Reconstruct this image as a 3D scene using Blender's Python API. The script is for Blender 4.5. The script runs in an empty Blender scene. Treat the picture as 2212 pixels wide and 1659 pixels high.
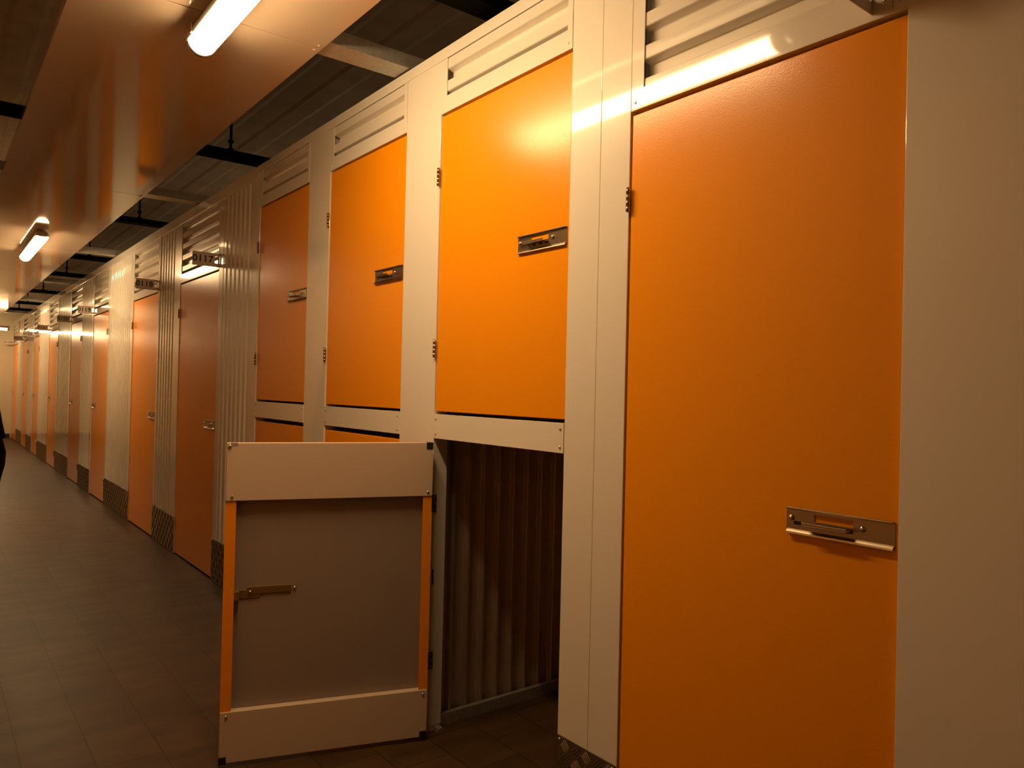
import bpy, bmesh, math, random
from mathutils import Vector, Matrix

random.seed(7)
SC = bpy.context.scene
COL = SC.collection
S = 1.48                                   # metres per survey unit (camera to locker wall)
def gx(X): return (X - 1.0) * S            # across the corridor, 0 = face of the locker wall, negative = corridor
def gy(Y): return Y * S                    # along the corridor
def gz(Z): return (Z + 0.851) * S          # height above the floor
TOP = gz(0.851)                            # top of the partition wall, about 2.52 m

# ------------------------------------------------------------------ materials
def mat(name, base, rough=0.4, metal=0.0, spec=0.5, coat=0.0, coat_rough=0.05, emit=None, emit_s=0.0, trans=0.0):
    m = bpy.data.materials.new(name); m.use_nodes = True
    b = m.node_tree.nodes['Principled BSDF']
    b.inputs['Base Color'].default_value = (*base, 1)
    b.inputs['Roughness'].default_value = rough
    b.inputs['Metallic'].default_value = metal
    b.inputs['Specular IOR Level'].default_value = spec
    b.inputs['Coat Weight'].default_value = coat
    b.inputs['Coat Roughness'].default_value = coat_rough
    b.inputs['Transmission Weight'].default_value = trans
    if emit:
        b.inputs['Emission Color'].default_value = (*emit, 1)
        b.inputs['Emission Strength'].default_value = emit_s
    return m

def add_bump(m, scale, strength, dist=0.001, detail=2.0, stretch=(1, 1, 1), kind='noise'):
    nt = m.node_tree; N = nt.nodes; L = nt.links
    tc = N.new('ShaderNodeTexCoord'); mp = N.new('ShaderNodeMapping')
    mp.inputs['Scale'].default_value = stretch
    if kind == 'noise':
        tx = N.new('ShaderNodeTexNoise'); tx.inputs['Detail'].default_value = detail; out = tx.outputs['Fac']
    else:
        tx = N.new('ShaderNodeTexVoronoi'); out = tx.outputs['Distance']
    tx.inputs['Scale'].default_value = scale
    bp = N.new('ShaderNodeBump'); bp.inputs['Strength'].default_value = strength; bp.inputs['Distance'].default_value = dist
    L.new(tc.outputs['Object'], mp.inputs['Vector']); L.new(mp.outputs['Vector'], tx.inputs['Vector'])
    L.new(out, bp.inputs['Height']); L.new(bp.outputs['Normal'], N['Principled BSDF'].inputs['Normal'])
    return m

def add_mottle(m, scale, c1, c2, rough=None):
    nt = m.node_tree; N = nt.nodes; L = nt.links
    tc = N.new('ShaderNodeTexCoord'); tx = N.new('ShaderNodeTexNoise')
    tx.inputs['Scale'].default_value = scale; tx.inputs['Detail'].default_value = 5
    rp = N.new('ShaderNodeValToRGB')
    rp.color_ramp.elements[0].position = 0.3; rp.color_ramp.elements[0].color = (*c1, 1)
    rp.color_ramp.elements[1].position = 0.7; rp.color_ramp.elements[1].color = (*c2, 1)
    L.new(tc.outputs['Object'], tx.inputs['Vector']); L.new(tx.outputs['Fac'], rp.inputs['Fac'])
    L.new(rp.outputs['Color'], N['Principled BSDF'].inputs['Base Color'])
    return m

LAMP = (1.0, 0.645, 0.31)
M = {}
M['white'] = mat('white_powder_coat', (.76, .73, .66), .25, spec=.2, coat=1.0, coat_rough=.05)
M['ribbed'] = mat('white_profiled_sheet', (.74, .71, .64), .25, spec=.2, coat=1.0, coat_rough=.06)
M['orange'] = mat('orange_embossed_steel', (.86, .31, .002), .23, spec=.5)
add_bump(M['orange'], 210, .14, .0014, 1.0)
M['orange_edge'] = mat('orange_folded_edge', (.86, .30, .002), .35)
M['grey_back'] = add_bump(mat('grey_primer_back', (.29, .235, .20), .42), 700, .05, .0005)
M['inner_white'] = add_bump(mat('white_inner_stiffener', (.58, .48, .38), .45), 900, .05, .0005)
M['steel'] = mat('brushed_steel', (.40, .34, .25), .30, metal=1)
M['rivet'] = mat('polished_rivet', (.78, .74, .66), .18, metal=1)
M['brass'] = mat('yellow_zinc_plate', (.42, .27, .08), .38, metal=.8)
M['galv'] = add_mottle(mat('galvanised_sheet', (.4, .4, .38), .38, metal=.75), 60, (.42, .42, .40), (.55, .55, .52))
M['kick'] = mat('tread_plate_aluminium', (.24, .21, .17), .36, metal=.85)
M['black'] = mat('black_plastic', (.012, .012, .013), .5)
M['hanger'] = mat('black_painted_channel', (.003, .0028, .0028), 1.0, spec=.04)
M['dark_hinge'] = mat('dark_zinc_hinge', (.16, .13, .09), .42, metal=.7)
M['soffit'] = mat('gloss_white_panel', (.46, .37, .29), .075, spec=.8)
M['ceiling'] = add_mottle(mat('grey_decking', (.2, .19, .17), .7), 5, (.52, .48, .42), (.66, .61, .54))
M['plaster'] = add_bump(mat('pale_painted_wall', (.62, .57, .44), .55), 200, .08, .001)
M['left'] = mat('buff_partition_sheet', (.52, .35, .19), .45)
M['dark_inside'] = mat('galvanised_dark_sheet', (.60, .52, .43), .50, metal=.93)
M['housing'] = mat('lamp_housing_grey', (.50, .49, .47), .35)
M['tube'] = mat('lit_diffuser', (.9, .9, .85), .3, emit=LAMP, emit_s=63.0)
M['clear'] = mat('clear_end_cap', (.95, .93, .88), .12, trans=.92)
M['sign'] = mat('white_sign_plate', (.72, .66, .60), .35)
M['ink'] = mat('black_sign_lettering', (.012, .010, .016), .5)
M['shadow_gap'] = mat('black_rubber_seal', (.02, .02, .02), .7)
M['coat'] = add_bump(mat('black_wool', (.008, .007, .009), .9, spec=.2), 300, .3, .002)
M['trousers'] = mat('dark_denim', (.012, .012, .018), .9, spec=.2)
M['skin'] = mat('skin', (.55, .33, .24), .5)
M['hair'] = add_bump(mat('dark_hair', (.02, .013, .009), .5), 400, .5, .002, stretch=(1, 1, .1))
M['eye'] = mat('eye', (.02, .02, .02), .1)

def floor_material():
    m = mat('brown_floor_tiles', (.3, .25, .2), .46, spec=.22)
    nt = m.node_tree; N = nt.nodes; L = nt.links; b = N['Principled BSDF']
    tc = N.new('ShaderNodeTexCoord'); sp = N.new('ShaderNodeSeparateXYZ'); cb = N.new('ShaderNodeCombineXYZ')
    ax = N.new('ShaderNodeMath'); ax.operation = 'ADD'; ax.inputs[1].default_value = 40 * .1973 - gx(.320)
    ay = N.new('ShaderNodeMath'); ay.operation = 'ADD'; ay.inputs[1].default_value = 40 * .2861 - gy(1.952)
    L.new(tc.outputs['Object'], sp.inputs[0])
    L.new(sp.outputs['X'], ax.inputs[0]); L.new(sp.outputs['Y'], ay.inputs[0])
    L.new(ay.outputs[0], cb.inputs['X']); L.new(ax.outputs[0], cb.inputs['Y'])
    br = N.new('ShaderNodeTexBrick'); br.offset = .5; br.offset_frequency = 2; br.squash = 1
    br.inputs['Scale'].default_value = 1
    br.inputs['Brick Width'].default_value = .2861; br.inputs['Row Height'].default_value = .1973
    br.inputs['Mortar Size'].default_value = .0017; br.inputs['Mortar Smooth'].default_value = .25; br.inputs['Bias'].default_value = 0
    br.inputs['Color1'].default_value = (.072, .038, .015, 1); br.inputs['Color2'].default_value = (.055, .029, .0115, 1)
    br.inputs['Mortar'].default_value = (.020, .010, .005, 1)
    L.new(cb.outputs[0], br.inputs['Vector'])
    ns = N.new('ShaderNodeTexNoise'); ns.inputs['Scale'].default_value = 3.5; ns.inputs['Detail'].default_value = 6
    mp = N.new('ShaderNodeMapping'); mp.inputs['Scale'].default_value = (1, 3, 1)
    L.new(tc.outputs['Object'], mp.inputs[0]); L.new(mp.outputs[0], ns.inputs['Vector'])
    rp = N.new('ShaderNodeValToRGB')
    rp.color_ramp.elements[0].position = .25; rp.color_ramp.elements[0].color = (.55, .55, .55, 1)
    rp.color_ramp.elements[1].position = .75; rp.color_ramp.elements[1].color = (1.25, 1.25, 1.25, 1)
    mx = N.new('ShaderNodeMixRGB'); mx.blend_type = 'MULTIPLY'; mx.inputs[0].default_value = 1
    L.new(ns.outputs['Fac'], rp.inputs[0]); L.new(br.outputs['Color'], mx.inputs[1]); L.new(rp.outputs[0], mx.inputs[2])
    L.new(mx.outputs[0], b.inputs['Base Color'])
    bp = N.new('ShaderNodeBump'); bp.inputs['Strength'].default_value = .35; bp.inputs['Distance'].default_value = .002; bp.invert = True
    L.new(br.outputs['Fac'], bp.inputs['Height']); L.new(bp.outputs[0], b.inputs['Normal'])
    return m
M['floor'] = floor_material()

# ------------------------------------------------------------------ mesh builder
class MB:
    def __init__(s): s.bm = bmesh.new(); s.mats = []
    def mi(s, m):
        if m not in s.mats: s.mats.append(m)
        return s.mats.index(m)
    def faces(s, vs, fs, m, smooth=False):
        i = s.mi(m); bv = [s.bm.verts.new(v) for v in vs]
        for f in fs:
            try: fc = s.bm.faces.new([bv[k] for k in f])
            except ValueError: continue
            fc.material_index = i; fc.smooth = smooth
    def box(s, x0, x1, y0, y1, z0, z1, m, bevel=0.0):
        if x0 > x1: x0, x1 = x1, x0
        if y0 > y1: y0, y1 = y1, y0
        if z0 > z1: z0, z1 = z1, z0
        i = s.mi(m)
        vs = [s.bm.verts.new((x, y, z)) for x in (x0, x1) for y in (y0, y1) for z in (z0, z1)]
        fs = [s.bm.faces.new([vs[k] for k in q]) for q in ((0,1,3,2),(4,6,7,5),(0,4,5,1),(2,3,7,6),(0,2,6,4),(1,5,7,3))]
        for f in fs: f.material_index = i
        if bevel > 0:
            r = bmesh.ops.bevel(s.bm, geom=list({e for f in fs for e in f.edges}), offset=bevel, segments=2, profile=.5, affect='EDGES', clamp_overlap=True)
            for f in r['faces']: f.material_index = i
    def cyl(s, p0, p1, r0, m, r1=None, n=16, cap=True, smooth=True):
        r1 = r0 if r1 is None else r1
        p0 = Vector(p0); p1 = Vector(p1); d = (p1 - p0).normalized()
        a = d.orthogonal().normalized(); b = d.cross(a)
        i = s.mi(m); R = []
        for p, r in ((p0, r0), (p1, r1)):
            R.append([s.bm.verts.new(p + (a * math.cos(t) + b * math.sin(t)) * r) for t in [2 * math.pi * k / n for k in range(n)]])
        for k in range(n):
            f = s.bm.faces.new([R[0][k], R[0][(k+1) % n], R[1][(k+1) % n], R[1][k]]); f.material_index = i; f.smooth = smooth
        if cap:
            for q in (R[0][::-1], R[1]):
                f = s.bm.faces.new(q); f.material_index = i
    def dome(s, p, d, r, m, h=.5, n=10, rings=3):
        p = Vector(p); d = Vector(d).normalized(); a = d.orthogonal().normalized(); b = d.cross(a)
        i = s.mi(m); prev = None
        for j in range(rings):
            t = j / rings * math.pi / 2
            ring = [s.bm.verts.new(p + (a * math.cos(q) + b * math.sin(q)) * r * math.cos(t) + d * r * h * 2 * math.sin(t)) for q in [2 * math.pi * k / n for k in range(n)]]
            if prev:
                for k in range(n):
                    f = s.bm.faces.new([prev[k], prev[(k+1) % n], ring[(k+1) % n], ring[k]]); f.material_index = i; f.smooth = True
            else:
                f = s.bm.faces.new(ring[::-1]); f.material_index = i
            prev = ring
        top = s.bm.verts.new(p + d * r * h * 2)
        for k in range(n):
            f = s.bm.faces.new([prev[k], prev[(k+1) % n], top]); f.material_index = i; f.smooth = True
    def loft(s, rings, m, cap=True, smooth=True):
        i = s.mi(m); R = [[s.bm.verts.new(v) for v in r] for r in rings]; n = len(R[0])
        for a, b in zip(R, R[1:]):
            for k in range(n):
                f = s.bm.faces.new([a[k], a[(k+1) % n], b[(k+1) % n], b[k]]); f.material_index = i; f.smooth = smooth
        if cap:
            for q in (R[0][::-1], R[-1]):
                f = s.bm.faces.new(q); f.material_index = i
    def strip(s, prof, a0, a1, axis, m, thick=.0012):
        """A folded sheet: prof = [(u, x)...]; runs along `axis` from a0 to a1. u is z when axis is 'y', y when axis is 'z', x is depth."""
        i = s.mi(m)
        def P(u, x, a): return (x, a, u) if axis == 'y' else (x, u, a)
        F = [[s.bm.verts.new(P(u, x, a)) for u, x in prof] for a in (a0, a1)]
        B = [[s.bm.verts.new(P(u, x + thick, a)) for u, x in prof] for a in (a0, a1)]
        n = len(prof)
        def q(v):
            f = s.bm.faces.new(v); f.material_index = i
        for k in range(n - 1):
            q([F[0][k], F[0][k+1], F[1][k+1], F[1][k]]); q([B[0][k], B[1][k], B[1][k+1], B[0][k+1]])
        for e in (0, 1):
            for k in range(n - 1): q([F[e][k], B[e][k], B[e][k+1], F[e][k+1]])
        q([F[0][0], F[1][0], B[1][0], B[0][0]]); q([F[0][-1], B[0][-1], B[1][-1], F[1][-1]])
    def build(s, name, parent=None, loc=None, smooth_angle=None):
        bmesh.ops.recalc_face_normals(s.bm, faces=s.bm.faces[:])
        me = bpy.data.meshes.new(name); s.bm.to_mesh(me); s.bm.free()
        for m in s.mats: me.materials.append(m)
        o = bpy.data.objects.new(name, me); COL.objects.link(o)
        if parent is not None: o.parent = parent
        if loc is not None: o.location = loc
        return o

def tag(o, label=None, cat=None, group=None, kind=None):
    if label: o['label'] = label
    if cat: o['category'] = cat
    if group: o['group'] = group
    if kind: o['kind'] = kind
    return o
def empty(name, loc, rz=0.0):
    o = bpy.data.objects.new(name, None); COL.objects.link(o)
    o.location = loc; o.rotation_euler = (0, 0, rz); o.empty_display_size = .1
    return o
def structure(o, label=None, cat=None): return tag(o, label, cat, None, 'structure')

def rib_profile(u0, u1, pitch, ridge, slope, xr, xv, phase=0.0):
    """Trapezoidal ribs between u0 and u1: ridges at depth xr (proud), valleys at xv (set back); small rounded shoulders."""
    pts = []; k = math.floor((u0 - phase) / pitch) - 1; e = slope * .22
    base = []
    while True:
        a = phase + k * pitch
        if a > u1: break
        h = ridge / 2; d = (xv - xr)
        base += [(a - h - slope, xv), (a - h - slope + e, xv - d * .10), (a - h - e, xr + d * .10), (a - h, xr),
                 (a + h, xr), (a + h + e, xr + d * .10), (a + h + slope - e, xv - d * .10), (a + h + slope, xv)]
        k += 1
    def at(u):
        for (p, x), (q, y) in zip(base, base[1:]):
            if p <= u <= q: return x + (y - x) * ((u - p) / max(q - p, 1e-9))
        return xv
    pts = [(u0, at(u0))] + [(u, x) for u, x in base if u0 < u < u1] + [(u1, at(u1))]
    return pts

# ------------------------------------------------------------------ the setting
Y0, YE = gy(-2.4), gy(13.19)               # back wall behind the camera, end wall
XL = gx(-0.25)                             # far side of the corridor
CEIL = gz(1.26)
XR = .95                                   # rear of the lockers

b = MB(); b.box(XL - .1, 3.3, Y0 - .1, YE + .1, -.12, 0, M['floor'])
structure(b.build('floor'), 'brown tiled corridor floor laid in a running bond', 'floor')
b = MB()
b.box(XL - .1, 3.3, Y0 - .1, YE + .1, CEIL + .06, CEIL + .12, M['ceiling'])
x = XL
while x < 3.1:                              # trapezoidal ribs of the concrete decking run along the corridor
    b.faces([(x, Y0, CEIL + .06), (x + .03, Y0, CEIL + .053), (x + .15, Y0, CEIL + .053), (x + .18, Y0, CEIL + .06),
             (x, YE, CEIL + .06), (x + .03, YE, CEIL + .053), (x + .15, YE, CEIL + .053), (x + .18, YE, CEIL + .06)],
            [(0,1,5,4),(1,2,6,5),(2,3,7,6),(0,4,7,3),(0,3,2,1),(4,5,6,7)], M['ceiling'])
    x += .33
structure(b.build('ceiling'), 'dark ribbed ceiling decking high above the corridor', 'ceiling')
b = MB(); b.box(XL - .08, XL, Y0, YE, 0, TOP, M['left']); structure(b.build('wall_left'), 'plain pale partition wall on the open side of the corridor', 'wall')
b = MB(); b.box(XL - .10, XL - .08, Y0, YE, TOP, CEIL + .06, M['ceiling']); structure(b.build('wall_upper'), 'dark wall above the partition', 'wall')
b = MB(); b.box(XL - .1, 3.3, Y0 - .1, Y0, 0, CEIL + .06, M['plaster']); structure(b.build('wall_back'), 'pale wall closing the corridor', 'wall')
b = MB(); b.box(XL - .1, 3.3, YE, YE + .1, 0, CEIL + .06, M['plaster']); structure(b.build('wall_end'), 'pale wall at the far end of the corridor', 'wall')
b = MB(); b.box(XL, gx(.99), YE - .014, YE, 0, .09, M['black']); structure(b.build('baseboard_end'), 'dark skirting along the end wall', 'skirting')
b = MB(); b.box(XR, XR + .1, Y0, YE, 0, TOP, M['dark_inside']); structure(b.build('wall_rear'), 'partition behind the lockers', 'wall')
XF = 3.2                                    # far side of the parallel corridor behind the lockers
b = MB(); b.box(XF, XF + .1, Y0, YE, 0, CEIL + .06, M['plaster']); structure(b.build('wall_far'), 'wall of the parallel corridor', 'wall')
for y in (1.5, 7.0, 12.5, 17.5):           # added fill lights, unseen behind the lockers, to brighten the upper ceiling
    ld = bpy.data.lights.new('ceiling_fill_light', 'POINT'); ld.energy = 11; ld.color = (1.0, .62, .30); ld.shadow_soft_size = .12
    lo = bpy.data.objects.new('ceiling_fill_light', ld); COL.objects.link(lo); lo.location = (2.1, y, 2.45)

wall = structure(empty('wall_right', (0, gy(1.35), 0)), 'white metal partition wall holding the orange doors', 'wall')
def wpart(mb, name, label=None):
    o = mb.build(name); o.parent = wall; o.location = (0, -gy(1.35), 0)
    if label: o['label'] = label
    return o
DP = .058                                  # depth of the folded posts
def post(Ya, Yb, za=0.0, zb=TOP, proud=0.0, name='post', seam=None):
    mb = MB()
    mb.box(-proud, DP, gy(Ya), gy(Yb), za, zb, M['white'], .0012)
    return wpart(mb, name)
def rivets(mb, pts, r=.0042):
    for y, z in pts: mb.dome((-.0012, y, z), (-1, 0, 0), r, M['white'], .35, 8, 2)

def header(Ya, Yb, zdoor, ztop, pitch, ridge, phase, sill, stile_n, stile_f, name='header_frame'):
    """Frame above a door with a horizontally ribbed sheet set in it. Ya near, Yb far (survey units); z in survey units."""
    y0, y1 = gy(Ya) + .001, gy(Yb) - .001; z0, z1 = gz(zdoor), gz(ztop)
    zs = gz(zdoor + sill); f = .0016
    mb = MB()
    mb.box(-f, .012, y0, y1, z0, zs, M['white'], .0008)
    mb.box(-f, .0014, y0, y0 + stile_n, zs, z1, M['white'], .0006)
    mb.box(-f, .0014, y1 - stile_f, y1, zs, z1, M['white'], .0006)
    mb.box(.012, DP, y0, y1, z0 + .001, z0 + .02, M['white'])     # folded return behind the sill
    rivets(mb, [(y0 + .016, z0 + .020), (y1 - .016, z0 + .020)])
    wpart(mb, name)
    mb = MB()
    pr = rib_profile(zs - .004, z1 - .001, pitch, ridge, .011, .0026, .029, gz(phase))
    mb.strip(pr, y0 + stile_n - .006, y1 - stile_f + .006, 'y', M['ribbed'])
    wpart(mb, 'ribbed_sheet')

def tread_plate(y0, y1, z0, z1, xf=-.0035, fine=True):
    mb = MB()
    mb.box(xf, 0 if xf < 0 else xf + .003, y0, y1, z0, z1, M['kick'], .0008)
    p = .0435; nb = 5; ln = .036; w = .0055; h = .0020
    ny = int((y1 - y0) / p) + 1; nz = int((z1 - z0) / p) + 1
    for i in range(ny):
        for j in range(nz):
            cy = y0 + (i + .5) * p; cz = z0 + (j + .5) * p
            ang = math.radians(45 if (i + j) % 2 else -45)
            du = (math.cos(ang), math.sin(ang)); dv = (-du[1], du[0])
            for k in range(nb):
                o = (k - 2) * .0078; l = ln / 2 * (1 - .06 * abs(k - 2))
                def pt(a, c, d): return (xf - d, cy + du[0] * a + dv[0] * (o + c), cz + du[1] * a + dv[1] * (o + c))
                vs = [pt(-l, 0, 0), pt(-l * .55, -w / 2, 0), pt(l * .55, -w / 2, 0), pt(l, 0, 0), pt(l * .55, w / 2, 0), pt(-l * .55, w / 2, 0), pt(-l * .6, 0, h), pt(l * .6, 0, h)]
                if any(v[1] < y0 + .001 or v[1] > y1 - .001 or v[2] < z0 + .001 or v[2] > z1 - .001 for v in vs): continue
                mb.faces(vs, [(0,1,6),(1,2,7,6),(2,3,7),(3,4,7),(4,5,6,7),(5,0,6)], M['kick'])
    for y in (y0 + .012, y1 - .012):
        mb.dome((xf, y, z1 - .012), (-1, 0, 0), .006, M['rivet'], .3, 10, 3)
    return wpart(mb, 'tread_plate', 'metal tread plate along the floor')

def corrugated(Ya, Yb, ja=.055, jb=.055, kick=True, xr=.002, xv=.0115):
    """Vertically ribbed wall bay with plain jamb strips at both door edges and a tread plate at the foot."""
    y0, y1 = gy(Ya), gy(Yb)
    a, c = y0 + ja * S, y1 - jb * S
    for p, q in ((y0, a), (c, y1)):
        mb = MB(); mb.box(0, DP, p, q, 0, TOP - .07, M['white'], .0012); wpart(mb, 'jamb')
    mb = MB(); mb.strip(rib_profile(a, c, .0815, .044, .008, xr, xv, a + .03), .004, TOP - .02, 'z', M['ribbed']); wpart(mb, 'corrugated_panel')
    mb = MB(); mb.box(-.003, DP, y0, y1, TOP - .072, TOP, M['white'], .0012)
    rivets(mb, [(y0 + .03, TOP - .03), (y1 - .03, TOP - .03)]); wpart(mb, 'cap_strip')
    if kick: tread_plate(y0 + .003, y1 - .003, .004, gz(-.668))

# near plain panel, slightly proud of the door beside it
mb = MB(); mb.box(-.008, DP, gy(-2.38), gy(.4555), 0, TOP, M['white'], .0015); wpart(mb, 'smooth_panel')
# pair of post panels between the tall near door and the lockers
for a, c in ((.947, 1.0225), (1.0232, 1.108)):
    mb = MB(); mb.box(0, DP, gy(a), gy(c), 0, TOP, M['white'], .0016); wpart(mb, 'post')
tread_plate(gy(.948), gy(1.107), .004, gz(-.672))
post(1.592, 1.762); tread_plate(gy(1.594), gy(1.760), .004, .06)
post(2.243, 2.409); tread_plate(gy(2.245), gy(2.407), .004, gz(-.672))
post(2.88, 2.9005)
# big door header
header(.456, .946, .513, .852, .0880, .034, .613, .037, .043, .043)
LOCK = [(1.108, 1.592), (1.762, 2.243), (2.409, 2.88)]
for a, c in LOCK:
    header(a, c, .6865, .822, .083, .036, .7535, .0415, .022, .036)
    mb = MB(); mb.box(-.0016, .030, gy(a) + .001, gy(c) - .001, gz(-.121), gz(-.0605), M['white'], .0012)     # rail between upper and lower locker
    for y in (gy(a) + .016, gy(c) - .016):
        for z in (gz(-.109), gz(-.0725)): mb.dome((-.0016, y, z), (-1, 0, 0), .0048, M['rivet'], .4, 8, 2)
    wpart(mb, 'rail')
mb = MB(); mb.box(-.003, DP - .002, gy(1.109), gy(2.8995), gz(.8225), TOP, M['white'], .0014)
rivets(mb, [(gy(q), gz(.836)) for q in (1.14, 1.56, 1.63, 1.73, 1.80, 2.21, 2.28, 2.38, 2.45, 2.85)]); wpart(mb, 'cap_strip')

# full-height doors further along: (near edge, far edge, latch on near side?)
TALL = [(3.376, 4.009, True), (4.463, 5.092, True), (5.885, 6.480, False), (7.016, 7.600, False), (8.431, 9.060, False),
        (9.912, 10.475, False), (11.072, 11.647, False), (12.351, 13.112, False)]
corrugated(2.9005, 3.376, .05, .055)
corrugated(4.009, 4.463, .085, .03)
prev = 5.092
for a, c, n in TALL[2:]:
    corrugated(prev, a, .055, .045); prev = c
mb = MB(); mb.box(0, DP, gy(13.112), YE, 0, TOP, M['white'], .001); wpart(mb, 'jamb')
for a, c, n in TALL:
    header(a, c, .5035, .805, .0829, .034, .6865, .043, .010, .026)
    mb = MB(); mb.box(-.003, DP, gy(a), gy(c), TOP - .07, TOP, M['white'], .0012); wpart(mb, 'cap_strip')

# locker interiors behind the open door
mb = MB()
pr = rib_profile(.058, XR - .02, .0735, .010, .006, gy(1.617), gy(1.633), .125)
# partition runs across: build along z with depth on y
vs = []
for z in (.03, gz(-.10)):
    vs += [(u, y, z) for u, y in pr]
n = len(pr); off = len(vs)
vs += [(x_, y_ + .0012, z_) for x_, y_, z_ in vs]
fs = [(k, k + 1, n + k + 1, n + k) for k in range(n - 1)] + [(off + k, off + n + k, off + n + k + 1, off + k + 1) for k in range(n - 1)]
mb.faces(vs, fs, M['dark_inside'])
wpart(mb, 'partition_sheet', 'dim ribbed metal partition inside the open locker')
mb = MB(); mb.box(.06, XR - .02, gy(1.600), gy(1.614), 0, .045, M['galv'], .001); mb.box(.06, XR - .02, gy(1.614), gy(1.632), 0, .006, M['galv'])
wpart(mb, 'base_channel')
mb = MB(); mb.box(.06, XR - .02, gy(1.085), gy(1.09), 0, gz(-.10), M['dark_inside']); wpart(mb, 'partition_sheet')
mb = MB(); mb.box(XR - .03, XR - .02, gy(1.09), gy(1.60), 0, gz(-.10), M['dark_inside']); wpart(mb, 'locker_back')
mb = MB(); mb.box(.06, XR - .02, gy(1.085), gy(1.636), gz(-.10), gz(-.085), M['dark_inside']); wpart(mb, 'locker_shelf')
# deep inner return of the jamb beside the open door, with its strike slot
mb = MB(); mb.box(-.0004, .0605, gy(1.5905), gy(1.5919), .02, gz(-.122), M['white'], .0005)
mb.box(.006, .013, gy(1.5898), gy(1.5905), gz(-.485), gz(-.448), M['black'], .0008); wpart(mb, 'jamb')
mb = MB(); mb.box(.028, .050, gy(1.568), gy(1.5905), 0, .020, M['galv'], .002); wpart(mb, 'floor_bracket')

# ------------------------------------------------------------------ storage doors
def latch_plate(mb, sgn=1):
    """Latch, local: u runs along the door from 0 (hinge end) to .232 (edge end); z up from 0; x = -t is towards the corridor."""
    W, H, t = .232, .052, .0022
    def bx(u0, u1, z0, z1, x0, x1, m, bv=0.0):
        mb.box(x0, x1, -sgn * u0, -sgn * u1, z0, z1, m, bv)
    wu0, wu1, wz0, wz1 = .064, .148, .028, .044
    bx(0, W, 0, .0165, -t, 0, M['steel']); bx(0, .018, .0165, .0245, -t, 0, M['steel']); bx(.148, W, .0165, .028, -t, 0, M['steel'])
    bx(.018, .148, .0165, .0245, -.0006, 0, M['black']); bx(.018, .148, .0245, .028, -t, 0, M['steel']); bx(0, .018, .0245, .028, -t, 0, M['steel'])
    bx(0, wu0, wz0, wz1, -t, 0, M['steel']); bx(wu1, W, wz0, wz1, -t, 0, M['steel'])
    bx(0, W, wz1, H, -t, 0, M['steel'])
    for a, z0, dz in ((0.0, .0070, -.0062),):        # rolled lower lip leaning out of the plate
        pr = [(-t, z0), (-t - .0030, z0 - .0022), (-t - .0058, z0 - .0052), (-t - .0072, z0 - .0090), (-t - .0056, z0 - .0098), (0, z0 - .0072), (0, z0)]
        us = [-sgn * .002, -sgn * (W - .002)]
        n = len(pr); vs = [(x, u, z) for u in us for x, z in pr]
        mb.faces(vs, [(k, (k + 1) % n, n + (k + 1) % n, n + k) for k in range(n)] + [tuple(range(n)), tuple(range(2 * n - 1, n - 1, -1))], M['steel'])
    bx(.002, W - .002, H - .0025, H + .0015, -.0085, 0, M['steel'], .0012)
def latch_slider(mb, sgn=1):
    def bx(u0, u1, z0, z1, x0, x1, m, bv=0.0): mb.box(x0, x1, -sgn * u0, -sgn * u1, z0, z1, m, bv)
    bx(.048, .146, .0195, .0222, -.026, -.0006, M['steel'], .0009)
    bx(.048, .146, .0222, .0275, -.0262, -.0238, M['steel'], .0008)
    for u in (.062, .092, .122): bx(u, u + .016, .0150, .0195, -.0060, -.0024, M['rivet'], .0008)
def latch_rivet(mb, u, z, sgn=1):
    mb.dome((-.0022, -sgn * u, z), (-1, 0, 0), .0068, M['rivet'], .42, 14, 4)

def hinge_mesh(mb, y, z, h=.064):
    g = .0011; L = h / 4
    for k in range(4):
        mb.cyl((-.0068, y, z - h / 2 + k * L + g / 2), (-.0068, y, z - h / 2 + (k + 1) * L - g / 2), .0058, M['steel'], n=14)
    mb.cyl((-.0068, y, z - h / 2 - .002), (-.0068, y, z + h / 2 + .002), .0036, M['rivet'], n=10)

def make_door(Ya, Yb, z0, z1, latch_z, hinge_zs, near_latch=True, xf=.004, ga=.003):
    """Closed door between survey edges Ya (near) and Yb (far); z in metres."""
    y0, y1 = gy(Ya) + ga, gy(Yb) - ga
    base = empty('storage_door', (0, (y0 + y1) / 2, 0)); oy = (y0 + y1) / 2
    mb = MB(); mb.box(xf, xf + .036, y0 - oy, y1 - oy, z0, z1, M['orange'], .0022); mb.build('door_leaf', base)
    sg = 1 if near_latch else -1
    ye = (y0 - oy) if near_latch else (y1 - oy)
    yl = ye + sg * (.006 + .232)                      # hinge end of the latch
    mb = MB(); latch_plate(mb, sg); lt = mb.build('latch', base, (xf, yl, latch_z)); lt['label'] = 'steel latch plate with a cut-out window'
    mb = MB(); latch_slider(mb, sg); mb.build('slide_bolt', lt)
    for u, z in ((.012, .031), (.168, .030)):
        mb = MB(); latch_rivet(mb, u, z, sg); mb.build('rivet', lt)
    yh = (y1 - oy + ga * .5) if near_latch else (y0 - oy - ga * .5)
    for z in hinge_zs:
        mb = MB(); hinge_mesh(mb, yh, z); h = mb.build('hinge', base); h['label'] = 'steel butt hinge'
    return base

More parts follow.
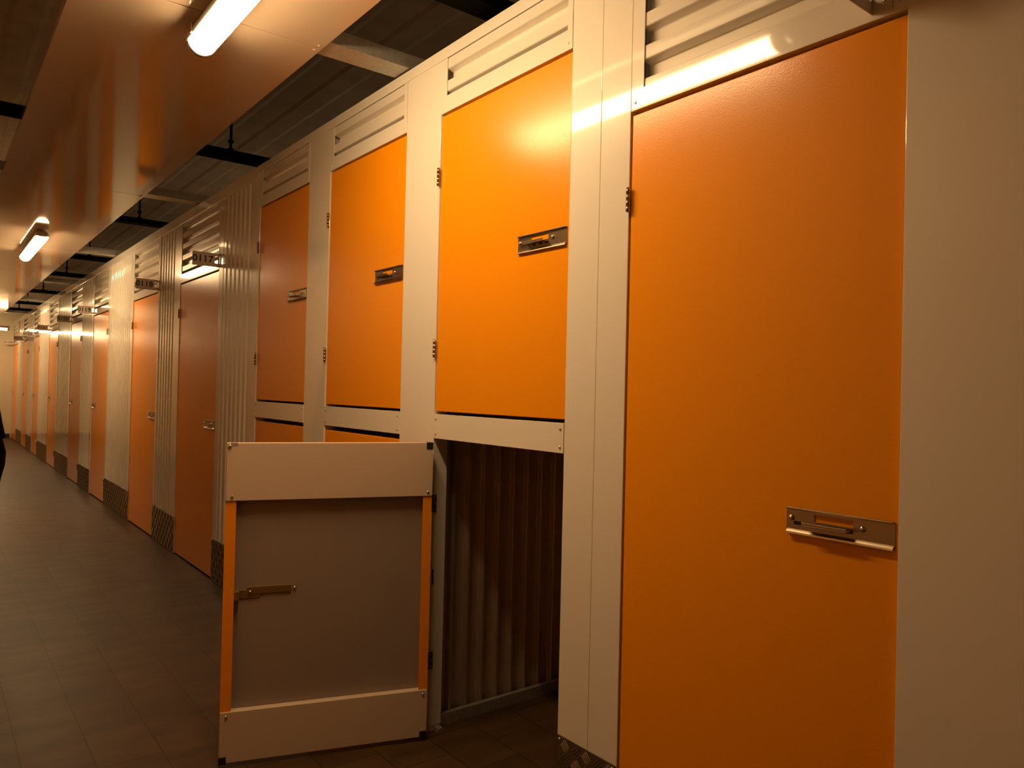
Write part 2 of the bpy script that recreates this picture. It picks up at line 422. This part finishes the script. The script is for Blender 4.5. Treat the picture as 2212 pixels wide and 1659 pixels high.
HZ = (gz(.352), gz(-.70))
d = make_door(.456, .946, .008, gz(.5065), gz(-.195), HZ, True)
tag(d, 'tall orange storage door filling the space beside the plain cream panel', 'door', 'full-height storage doors', 'thing')
for (a, c), lab in zip(LOCK, ('brightly lit orange upper locker door directly above the open locker',
                              'middle orange upper locker door in the row of three',
                              'dimmest orange upper locker door, next to the ribbed panel beside sign 0117')):
    d = make_door(a, c, gz(-.0535), gz(.6815), gz(.297), (gz(.530), gz(.102)), True)
    tag(d, lab, 'door', 'upper locker doors', 'thing')
for (a, c), lab in zip(LOCK[1:], ('orange lower locker door under the middle upper locker, mostly hidden by the open door',
                                  'orange lower locker door beside the ribbed panel, mostly hidden by the open door')):
    d = make_door(a, c, .012, gz(-.135), gz(-.500), (gz(-.300), gz(-.680)), True)
    tag(d, lab, 'door', 'lower locker doors', 'thing')
tl = ['dark-lit full-height orange storage door below the hanging sign 0117',
      'bright full-height orange storage door below the hanging sign 0118',
      'full-height orange storage door beneath the hanging sign 0119, hinged on its nearer edge',
      'full-height orange storage door just beyond sign 0119, fifth from the end wall',
      'full-height orange storage door, fourth from the end wall',
      'full-height orange storage door, third from the end wall',
      'full-height orange storage door, second from the end wall',
      'full-height orange storage door next to the pale end wall']
for (a, c, n), lab in zip(TALL, tl):
    d = make_door(a, c, .012, gz(.4975), gz(-.195), HZ, n)
    tag(d, lab, 'door', 'full-height storage doors', 'thing')

# the open lower locker door: local frame at the hinge, leaf runs along -y, outer face at -x
ang = math.radians(-108.2)
od = empty('storage_door', (-.022, gy(1.5785), 0), ang)
tag(od, 'open lower locker door swung into the corridor, showing its grey back', 'door', 'lower locker doors', 'thing')
W, zb, zt = .470 * S, .016, gz(-.1295)
zi0, zi1 = gz(-.728), gz(-.2585)
mb = MB(); mb.box(-.002, 0, -W, 0, zb, zt, M['orange'], .0006)
mb.box(0, .030, -.002, 0, zb, zt, M['orange_edge']); mb.box(0, .030, -W, -W + .002, zb, zt, M['orange_edge'])
mb.box(.028, .030, -.032, -.002, zi0 - .01, zi1 + .01, M['orange_edge']); mb.box(.028, .030, -W + .002, -W + .034, zi0 - .01, zi1 + .01, M['orange_edge'])
mb.build('door_skin', od)
mb = MB(); mb.box(.0002, .003, -W + .004, -.004, zi0, zi1, M['grey_back'], .0005); o = mb.build('back_panel', od); o['label'] = 'recessed grey back of the door'
def stiffener(z0, z1, notch):
    mb = MB(); mb.box(.004, .0345, -W + .001, -.001, z0, z1, M['inner_white'], .0012)
    return mb
mb = stiffener(zb, zi0, False); o = mb.build('bottom_stiffener', od); o['label'] = 'white folded strip across the foot of the door'
for u in (-.016, -W + .020):
    m2 = MB(); m2.dome((.0345, u, zi0 - .014), (1, 0, 0), .0055, M['rivet'], .45, 10, 3); m2.build('screw', o)
mb = stiffener(zi1, zt, True); o = mb.build('top_stiffener', od); o['label'] = 'white folded strip across the head of the door'
for u in (-.016, -W + .020):
    m2 = MB(); m2.dome((.0345, u, zi1 + .014), (1, 0, 0), .0055, M['rivet'], .45, 10, 3); m2.build('screw', o)
for u0, z0 in ((-.024, zt - .0235), (-.026, zb - .004), (-W - .001, zb - .004)):
    mb = MB(); mb.box(.006, .0362, u0, u0 + .024, z0, z0 + .0245, M['black'], .0012); o = mb.build('corner_block', od); o['label'] = 'black plastic corner block'
mb = MB(); mb.dome((.0345, -W + .010, zt - .010), (1, 0, 0), .007, M['rivet'], .5, 10, 3); mb.box(.0335, .0352, -W + .012, -W + .034, zt - .010, zt + .0012, M['grey_back'], .0005); mb.build('corner_screw', od)
zl = gz(-.470)
mb = MB()
mb.box(.003, .0065, -W + .036, -W + .118, zl - .018, zl + .010, M['brass'], .0008); mb.box(.003, .0085, -W + .075, -W + .218, zl - .004, zl + .020, M['brass'], .0008)
mb.box(.003, .030, -W + .034, -W + .050, zl - .018, zl + .011, M['brass'], .0008)
lt = mb.build('latch', od); lt['label'] = 'yellowish back of the latch'
for u, z in ((-W + .085, zl + .004), (-W + .229, zl + .008)):
    mb = MB(); mb.dome((.0085 if u < -W + .2 else .003, u, z), (1, 0, 0), .0062, M['rivet'], .6, 12, 3); mb.build('rivet', lt)
mb = MB(); latch_plate(mb, 1); lo = mb.build('latch_front', od, (-.002, -W + .238, gz(-.500)))
# hinges: leaves fixed to the jamb, world frame converted into the door's
rot = Matrix.Rotation(-ang, 4, 'Z')
def jamb_hinge(zc):
    mb = MB(); h = .064
    pts = []
    mb.box(-.008, .016, gy(1.5874), gy(1.5893), zc - h / 2, zc + h / 2, M['dark_hinge'], .0006)
    mb.cyl((-.010, gy(1.5866), zc - h / 2), (-.010, gy(1.5866), zc + h / 2), .0045, M['dark_hinge'], n=12)
    for dz in (-.022, .022): mb.dome((.004, gy(1.5874), zc + dz), (0, -1, 0), .004, M['rivet'], .3, 8, 2)
    mb.dome((.010, gy(1.5874), zc), (0, -1, 0), .004, M['rivet'], .3, 8, 2)
    mi = Matrix.Translation((-.022, gy(1.5785), 0)) @ Matrix.Rotation(ang, 4, 'Z')
    mb.bm.transform(mi.inverted())
    o = mb.build('hinge', od); o['label'] = 'dark steel hinge on the jamb'
jamb_hinge(gz(-.283)); jamb_hinge(gz(-.672))

# ------------------------------------------------------------------ number signs
def make_text(body, size, parent, loc):
    """Each numeral is a raised mesh of its own, set on the plate."""
    adv = .0325
    for k, ch in enumerate(body):
        cu = bpy.data.curves.new('digit', 'FONT'); cu.body = ch; cu.size = size; cu.extrude = .0006; cu.offset = .0010
        cu.align_x = 'CENTER'; cu.align_y = 'CENTER'
        tmp = bpy.data.objects.new('digit_source', cu); COL.objects.link(tmp)
        bpy.context.view_layer.update()
        me = bpy.data.meshes.new_from_object(tmp.evaluated_get(bpy.context.evaluated_depsgraph_get()))
        bpy.data.objects.remove(tmp); bpy.data.curves.remove(cu)
        me.materials.clear(); me.materials.append(M['ink']); me.name = 'digit'
        o = bpy.data.objects.new('digit', me); COL.objects.link(o)
        o.parent = parent; o.location = (loc[0] + (k - (len(body) - 1) / 2) * adv, loc[1], loc[2]); o.rotation_euler = (math.pi / 2, 0, 0)
def make_sign(Y, zb_, zt_, body, label):
    y = gy(Y); z0, z1 = gz(zb_), gz(zt_); h = z1 - z0
    r = empty('number_sign', (0, y, z0))
    mb = MB(); w = .165; t = .0018
    mb.box(-w, -.030, -t, 0, 0, h, M['sign'], .0005)
    mb.box(-.030, -.002, -t, 0, 0, h * .28, M['sign']); mb.box(-.030, -.002, -t, 0, h * .80, h, M['sign'])
    mb.box(-.030, -.026, -t, 0, h * .28, h * .80, M['sign'])
    mb.box(-.008, -.002, -t, 0, h * .28, h * .80, M['sign'])
    mb.build('plate', r)
    mb = MB(); mb.box(-.0035, -.0018, -.042, 0, 0, h, M['sign'], .0005)
    for z in (h * .22, h * .78): mb.dome((-.0035, -.026, z), (-1, 0, 0), .004, M['rivet'], .35, 8, 2)
    mb.build('flange', r)
    if body: make_text(body, .060, r, (-(w + .030) / 2 - .003, -t - .0008, h / 2))
    tag(r, label, 'sign', 'number signs over the doors')
    return r
make_sign(.505, .521, .582, None, 'bare underside of the sign bracket above the tall near orange door')
make_sign(3.383, .512, .572, '0117', 'hanging number sign reading 0117')
make_sign(4.480, .512, .570, '0118', 'hanging number sign reading 0118')
make_sign(6.455, .512, .570, '0119', 'hanging number sign reading 0119')
for (a, c, n), num, lab in zip(TALL[3:], ('0120', '0121', '0122', '0123', '0124'),
        ('dark number sign just beyond the sign reading 0119', 'small shaded number sign fourth from the end wall', 'small shaded number sign third from the end wall',
         'small shaded number sign second from the end wall', 'tiny pale number sign closest to the end wall')):
    make_sign(c - .03, .512, .570, num, lab)

# ------------------------------------------------------------------ hanging ceiling panels, beams, hangers
SL, SR = gx(.228), gx(.766)
SZ = gz(.85)
seams = [-2.10, -.155, 1.79, 3.735, 5.68, 7.625, 9.57, 11.515]
plabel = ['glossy white ceiling panel behind the camera position', 'glossy white ceiling panel holding the near half of the big lit tube lamp',
          'glossy white ceiling panel reflecting orange doors beyond the big lit tube lamp', 'glossy white ceiling panel carrying the smaller lit tube lamp',
          'glossy white ceiling panel just past the smaller lit tube lamp', 'glossy white ceiling panel second from the end of the row', 'glossy white ceiling panel last in the row before the end wall']
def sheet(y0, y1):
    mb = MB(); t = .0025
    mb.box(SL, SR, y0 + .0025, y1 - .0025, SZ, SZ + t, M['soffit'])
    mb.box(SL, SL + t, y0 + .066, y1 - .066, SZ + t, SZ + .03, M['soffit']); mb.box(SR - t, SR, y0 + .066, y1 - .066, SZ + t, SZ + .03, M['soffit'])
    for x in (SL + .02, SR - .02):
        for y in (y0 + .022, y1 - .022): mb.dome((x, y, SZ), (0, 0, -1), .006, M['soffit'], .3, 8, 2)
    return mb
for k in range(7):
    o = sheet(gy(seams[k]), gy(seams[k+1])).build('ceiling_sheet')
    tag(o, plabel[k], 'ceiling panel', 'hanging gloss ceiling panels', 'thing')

def beam(Y):
    mb = MB(); y = gy(Y); x0, x1 = XL + .005, .25
    z0 = gz(.8545)
    for a, c in ((x0, SL - .004), (SR + .004, x1)):               # bottom flange shows on both sides of the panels
        pass
    mb.box(x0, x1, y - .060, y + .060, z0, z0 + .0022, M['galv'])
    mb.box(x0, x1, y - .060, y - .0578, z0 + .0022, z0 + .052, M['galv']); mb.box(x0, x1, y + .0578, y + .060, z0 + .0022, z0 + .052, M['galv'])
    for a in (y - .060, y + .045): mb.box(x0, x1, a, a + .015, z0 + .052, z0 + .0538, M['galv'])
    return mb
bl = ['galvanised cross beam meeting the wall top beside the brightest upper locker', 'galvanised cross beam above the ribbed panel beside door 0117', 'galvanised cross beam above sign 0119',
      'galvanised cross beam third from the end wall', 'galvanised cross beam second from the end wall', 'galvanised cross beam closest to the end wall']
for Y, lab in zip(seams[2:], bl):
    tag(beam(Y).build('cross_beam'), lab, 'beam', 'cross beams carrying the panels', 'thing')
def hanger(Yf):
    y1 = gy(Yf) + .012; y0 = y1 - .098; z0, z1 = gz(.8745), gz(.9035)
    r = empty('panel_hanger', (gx(.60), (y0 + y1) / 2, z0)); ox, oy = gx(.60), (y0 + y1) / 2
    mb = MB(); mb.box(gx(-.1) - ox, gx(1.12) - ox, y0 - oy, y1 - oy, 0, z1 - z0, M['hanger'], .002); mb.build('channel', r)
    for X in (.105, .908):
        mb = MB(); x = gx(X) - ox
        mb.cyl((x, -.02, z1 - z0), (x, -.02, CEIL + .05 - z0), .0075, M['hanger'], n=10)
        mb.cyl((x, -.02, z1 - z0), (x, -.02, z1 - z0 + .014), .017, M['hanger'], n=6, smooth=False)
        mb.cyl((x, -.02, z1 - z0 + .046), (x, -.02, z1 - z0 + .062), .016, M['hanger'], n=6, smooth=False)
        mb.build('rod', r)
    return r
hl = ['black hanger bar at the upper edge above the brightest upper locker', 'black hanger bar with rod above the dimmest upper locker door', 'black hanger bar above sign 0117',
      'black hanger bar above the bright ribbed panel past sign 0118', 'black hanger bar fourth from the end wall', 'black hanger bar third from the end wall', 'black hanger bar second from the end wall', 'black hanger bar closest to the end wall']
for Yf, lab in zip((1.435, 3.0, 4.57, 6.17, 7.27, 8.85, 10.3, 11.3), hl):
    tag(hanger(Yf), lab, 'hanger', 'black hanger bars above the panels')

# ------------------------------------------------------------------ tube lamps
def tube_lamp(length):
    """Moisture-proof batten: local y along the lamp from 0 to length, hanging below z = 0."""
    R = .050; zc = -.052; WRAP = -.12
    parts = {}
    def ring(y, r, a0, a1, n, flat=0.0, sx=1.0):
        return [(sx * r * math.cos(a0 + (a1 - a0) * k / n), y, zc + r * math.sin(a0 + (a1 - a0) * k / n)) for k in range(n + 1)]
    # housing: upper half
    mb = MB()
    rs = [ring(y, R * f, WRAP, math.pi - WRAP, 14) for y, f in ((0, .72), (.012, .93), (.03, 1), (length - .03, 1), (length - .012, .93), (length, .72))]
    mb.loft([[(x, y, min(z, zc + .040)) for x, y, z in r] for r in rs], M['housing'])
    mb.box(-.02, .02, length * .2, length * .2 + .05, zc + .034, -.001, M['housing']); mb.box(-.02, .02, length * .8 - .05, length * .8, zc + .034, -.001, M['housing'])
    parts['lamp_housing'] = mb
    mb = MB()
    e = .044
    rs = [ring(y, R * f, math.pi - WRAP, 2 * math.pi + WRAP, 24) for y, f in ((e, .94), (e + .004, .97), (length - e - .004, .97), (length - e, .94))]
    mb.loft(rs, M['tube']); parts['diffuser'] = mb
    caps = []
    for s in (0, 1):
        mb = MB()
        ys = [(0.0, .60), (.006, .80), (.014, .92), (.024, .98), (e - .001, .98)]
        rs = [ring((y if s == 0 else length - y), R * f, math.pi - WRAP, 2 * math.pi + WRAP, 24) for y, f in ys]
        mb.loft(rs, M['clear']); caps.append(mb)
    return parts, caps
def make_lamp(loc, length, rz, label):
    r = empty('ceiling_lamp', loc, rz)
    parts, caps = tube_lamp(length)
    for k, mb in parts.items(): mb.build(k, r)
    for mb in caps: mb.build('end_cap', r)
    for y in (.10, length - .10, length * .5):
        mb = MB(); z = -.052
        for sx in (-1, 1):
            mb = MB(); mb.box(sx * .0452, sx * .0535, y - .008, y + .008, z - .004, z + .032, M['rivet'], .001)
            mb.build('clip', r)
    tag(r, label, 'lamp', 'tube lamps under the ceiling panels')
    return r
xl = gx(.499)
LEN = .95 * S
make_lamp((xl, gy(.945), SZ), LEN, 0, 'big glowing tube lamp cut off by the top of the picture')
make_lamp((xl, gy(4.955), SZ), LEN, 0, 'smaller glowing tube lamp hanging under the second ceiling panel')
make_lamp((xl, gy(8.97), SZ), LEN, 0, 'glowing tube lamp far along the row, close to the corridor end')
cl = make_lamp((gx(.891), gy(12.3), gz(.702) + .052), .93 * S, math.pi / 2, 'glowing tube lamp hung across the corridor in front of the end wall')
for y in (.30, .93 * S - .30):
    mb = MB(); mb.cyl((0, y, 0), (0, y, CEIL + .05 - gz(.702) - .052), .004, M['galv'], n=8); mb.build('suspension_rod', cl)

# ------------------------------------------------------------------ person at the edge of the picture
px, py = -1.340, gy(4.02)
pr_ = empty('person', (px, py, 0))
tag(pr_, 'person in a long black coat at the very edge of the corridor', 'person')
def ell(cx, cy, z, rx, ry, n=20, squash=1.0):
    return [(cx + rx * math.cos(2 * math.pi * k / n), cy + ry * math.sin(2 * math.pi * k / n), z) for k in range(n)]
# body: one continuous skinned surface
J = {}
verts = []; edges = []; rad = []
def v(p, r):
    verts.append(p); rad.append(r if isinstance(r, tuple) else (r, r)); return len(verts) - 1
def chain(start, pts):
    a = start
    for p, r in pts:
        n_ = v(p, r); edges.append((a, n_)); a = n_
    return a
root = v((0, 0, .96), (.15, .11))
sp = chain(root, [((0, 0, 1.10), (.13, .10)), ((0, .01, 1.28), (.15, .11)), ((0, .0, 1.42), (.13, .09))])
nk = chain(sp, [((0, .0, 1.50), .058), ((0, .015, 1.555), .055)])
chain(nk, [((0, .03, 1.60), (.068, .078)), ((0, .02, 1.66), (.078, .098)), ((0, .0, 1.715), (.072, .088)), ((0, -.005, 1.755), (.045, .055))])
hands = []
for s in (-1, 1):
    hip = chain(root, [((s * .095, 0, .90), .085), ((s * .10, s * .06, .68), .075), ((s * .10, s * .10, .50), .056), ((s * .10, s * .06, .30), .052), ((s * .10, s * .02 - .01, .10), .036)])
    chain(hip, [((s * .105, s * .02 + .01, .055), .036), ((s * .11, s * .02 + .12, .035), (.034, .024)), ((s * .115, s * .02 + .18, .028), (.026, .018))])
    wr = chain(sp, [((s * .10, 0, 1.41), .055), ((s * .150, 0, 1.37), .050), ((s * .178, -.01, 1.22), .042), ((s * .196, -.012, 1.10), .036), ((s * .222, .02, .97), .033), ((s * .246, .045, .865), .024)])
    pm = chain(wr, [((s * .250, .055, .82), (.017, .034)), ((s * .252, .060, .785), (.015, .038))])
    for k, (dy, ln) in enumerate(((-.030, .062), (-.010, .074), (.010, .080), (.030, .072))):
        chain(pm, [((s * .256, .060 + dy, .765), .0088), ((s * .250, .066 + dy, .765 - ln * .55), .0082), ((s * .240, .074 + dy, .765 - ln), .0070)])
    chain(wr, [((s * .250, .090, .825), .010), ((s * .243, .112, .790), .0095), ((s * .238, .120, .762), .0080)])
me = bpy.data.meshes.new('body'); me.from_pydata(verts, edges, []); me.update()
body = bpy.data.objects.new('body', me); COL.objects.link(body); body.parent = pr_
md = body.modifiers.new('skin', 'SKIN'); md.use_smooth_shade = True
for i, r in enumerate(rad):
    me.skin_vertices[0].data[i].radius = r
    me.skin_vertices[0].data[i].use_root = (i == 0)
body.modifiers.new('sub', 'SUBSURF').levels = 2; body.modifiers['sub'].render_levels = 2
me.materials.append(M['skin'])
mb = MB()      # face details
mb.loft([ell(0, .105, 1.665, .010, .008, 10), ell(0, .122, 1.640, .015, .014, 10), ell(0, .112, 1.630, .012, .010, 10)], M['skin']); mb.build('nose', pr_)
for s in (-1, 1):
    mb = MB(); mb.dome((s * .032, .097, 1.675), (0, 1, 0), .010, M['eye'], .35, 10, 3); mb.build('eye', pr_)
    mb = MB(); mb.loft([ell(s * .078, .005, 1.63, .007, .016, 10), ell(s * .086, .0, 1.66, .010, .022, 10), ell(s * .082, -.002, 1.69, .007, .016, 10)], M['skin']); mb.build('ear', pr_)
mb = MB(); mb.loft([ell(0, .093, 1.612, .022, .008, 12), ell(0, .095, 1.606, .024, .010, 12), ell(0, .092, 1.599, .018, .007, 12)], M['skin']); mb.build('mouth', pr_)
mb = MB()
mb.loft([ell(0, -.045, 1.60, .078, .060), ell(0, -.030, 1.66, .094, .088), ell(0, -.012, 1.72, .092, .098), ell(0, -.008, 1.765, .066, .074), ell(0, -.008, 1.79, .024, .028)], M['hair']); mb.build('hair', pr_)
mb = MB()      # long flared coat
prof = [(.555, .258, .20), (.62, .270, .205), (.70, .288, .205), (.78, .292, .20), (.84, .278, .19), (.95, .245, .17), (1.05, .210, .15), (1.20, .195, .14), (1.34, .195, .13), (1.42, .190, .11), (1.48, .10, .085), (1.53, .078, .076)]
rings = []
for z, rx, ry in prof:
    r_ = []
    for k in range(40):
        a = 2 * math.pi * k / 40; w_ = 1 + (.035 if z < .9 else .012) * math.sin(7 * a) * max(0, 1.3 - z)
        r_.append((rx * math.cos(a) * w_, ry * math.sin(a) * w_, z))
    rings.append(r_)
mb.loft(rings, M['coat'], cap=False)
bmesh.ops.solidify(mb.bm, geom=mb.bm.faces[:], thickness=.006)
mb.build('coat', pr_)
for s in (-1, 1):
    mb = MB()
    mb.loft([ell(s * .140, 0, 1.425, .056, .060), ell(s * .160, 0, 1.375, .058, .066), ell(s * .178, -.01, 1.22, .056, .062), ell(s * .196, -.012, 1.08, .052, .056), ell(s * .222, .02, .96, .050, .052), ell(s * .245, .040, .872, .046, .047)], M['coat']); mb.build('sleeve', pr_)
    mb = MB()
    mb.loft([ell(s * .095, 0, .92, .095, .10), ell(s * .10, s * .06, .68, .088, .09), ell(s * .10, s * .10, .50, .072, .074), ell(s * .10, s * .06, .30, .068, .070), ell(s * .10, s * .02, .08, .060, .066)], M['trousers']); mb.build('trouser_leg', pr_)
    mb = MB(); cy = s * .02
    mb.loft([ell(s * .11, cy + .055, .002, .048, .135), ell(s * .11, cy + .055, .03, .049, .135), ell(s * .11, cy + .04, .06, .043, .11), ell(s * .11, cy - .005, .10, .040, .055)], M['black']); mb.build('shoe', pr_)

# ------------------------------------------------------------------ camera, world, view
yaw, pit, rol, F = 0.6633672344922734, 0.00986713367042648, 0.02340875400250953, 1621.557734995981
f = Vector((math.sin(yaw) * math.cos(pit), math.cos(yaw) * math.cos(pit), math.sin(pit)))
r0 = f.cross(Vector((0, 0, 1))).normalized(); u0 = r0.cross(f)
r = r0 * math.cos(rol) + u0 * math.sin(rol); u = -r0 * math.sin(rol) + u0 * math.cos(rol)
cam = bpy.data.cameras.new('camera'); co = bpy.data.objects.new('camera', cam); COL.objects.link(co)
co.matrix_world = Matrix(((r.x, u.x, -f.x, -S), (r.y, u.y, -f.y, 0), (r.z, u.z, -f.z, gz(0)), (0, 0, 0, 1)))
cam.sensor_width = 36; cam.sensor_fit = 'HORIZONTAL'; cam.lens = F / 2212 * 36; cam.clip_start = .02; cam.clip_end = 100
SC.camera = co
w = bpy.data.worlds.new('world'); SC.world = w; w.use_nodes = True
w.node_tree.nodes['Background'].inputs[0].default_value = (0, 0, 0, 1)
vs_ = SC.view_settings
SC.display_settings.display_device = 'sRGB'
vs_.view_transform = 'Standard'; vs_.look = 'None'; vs_.gamma = 1; vs_.use_curve_mapping = False; vs_.exposure = 0.0
cy_ = SC.cycles
cy_.use_denoising = True; cy_.max_bounces = 10; cy_.diffuse_bounces = 5; cy_.glossy_bounces = 5; cy_.transmission_bounces = 6
cy_.sample_clamp_indirect = 8.0; cy_.caustics_reflective = False; cy_.caustics_refractive = False; cy_.blur_glossy = .3
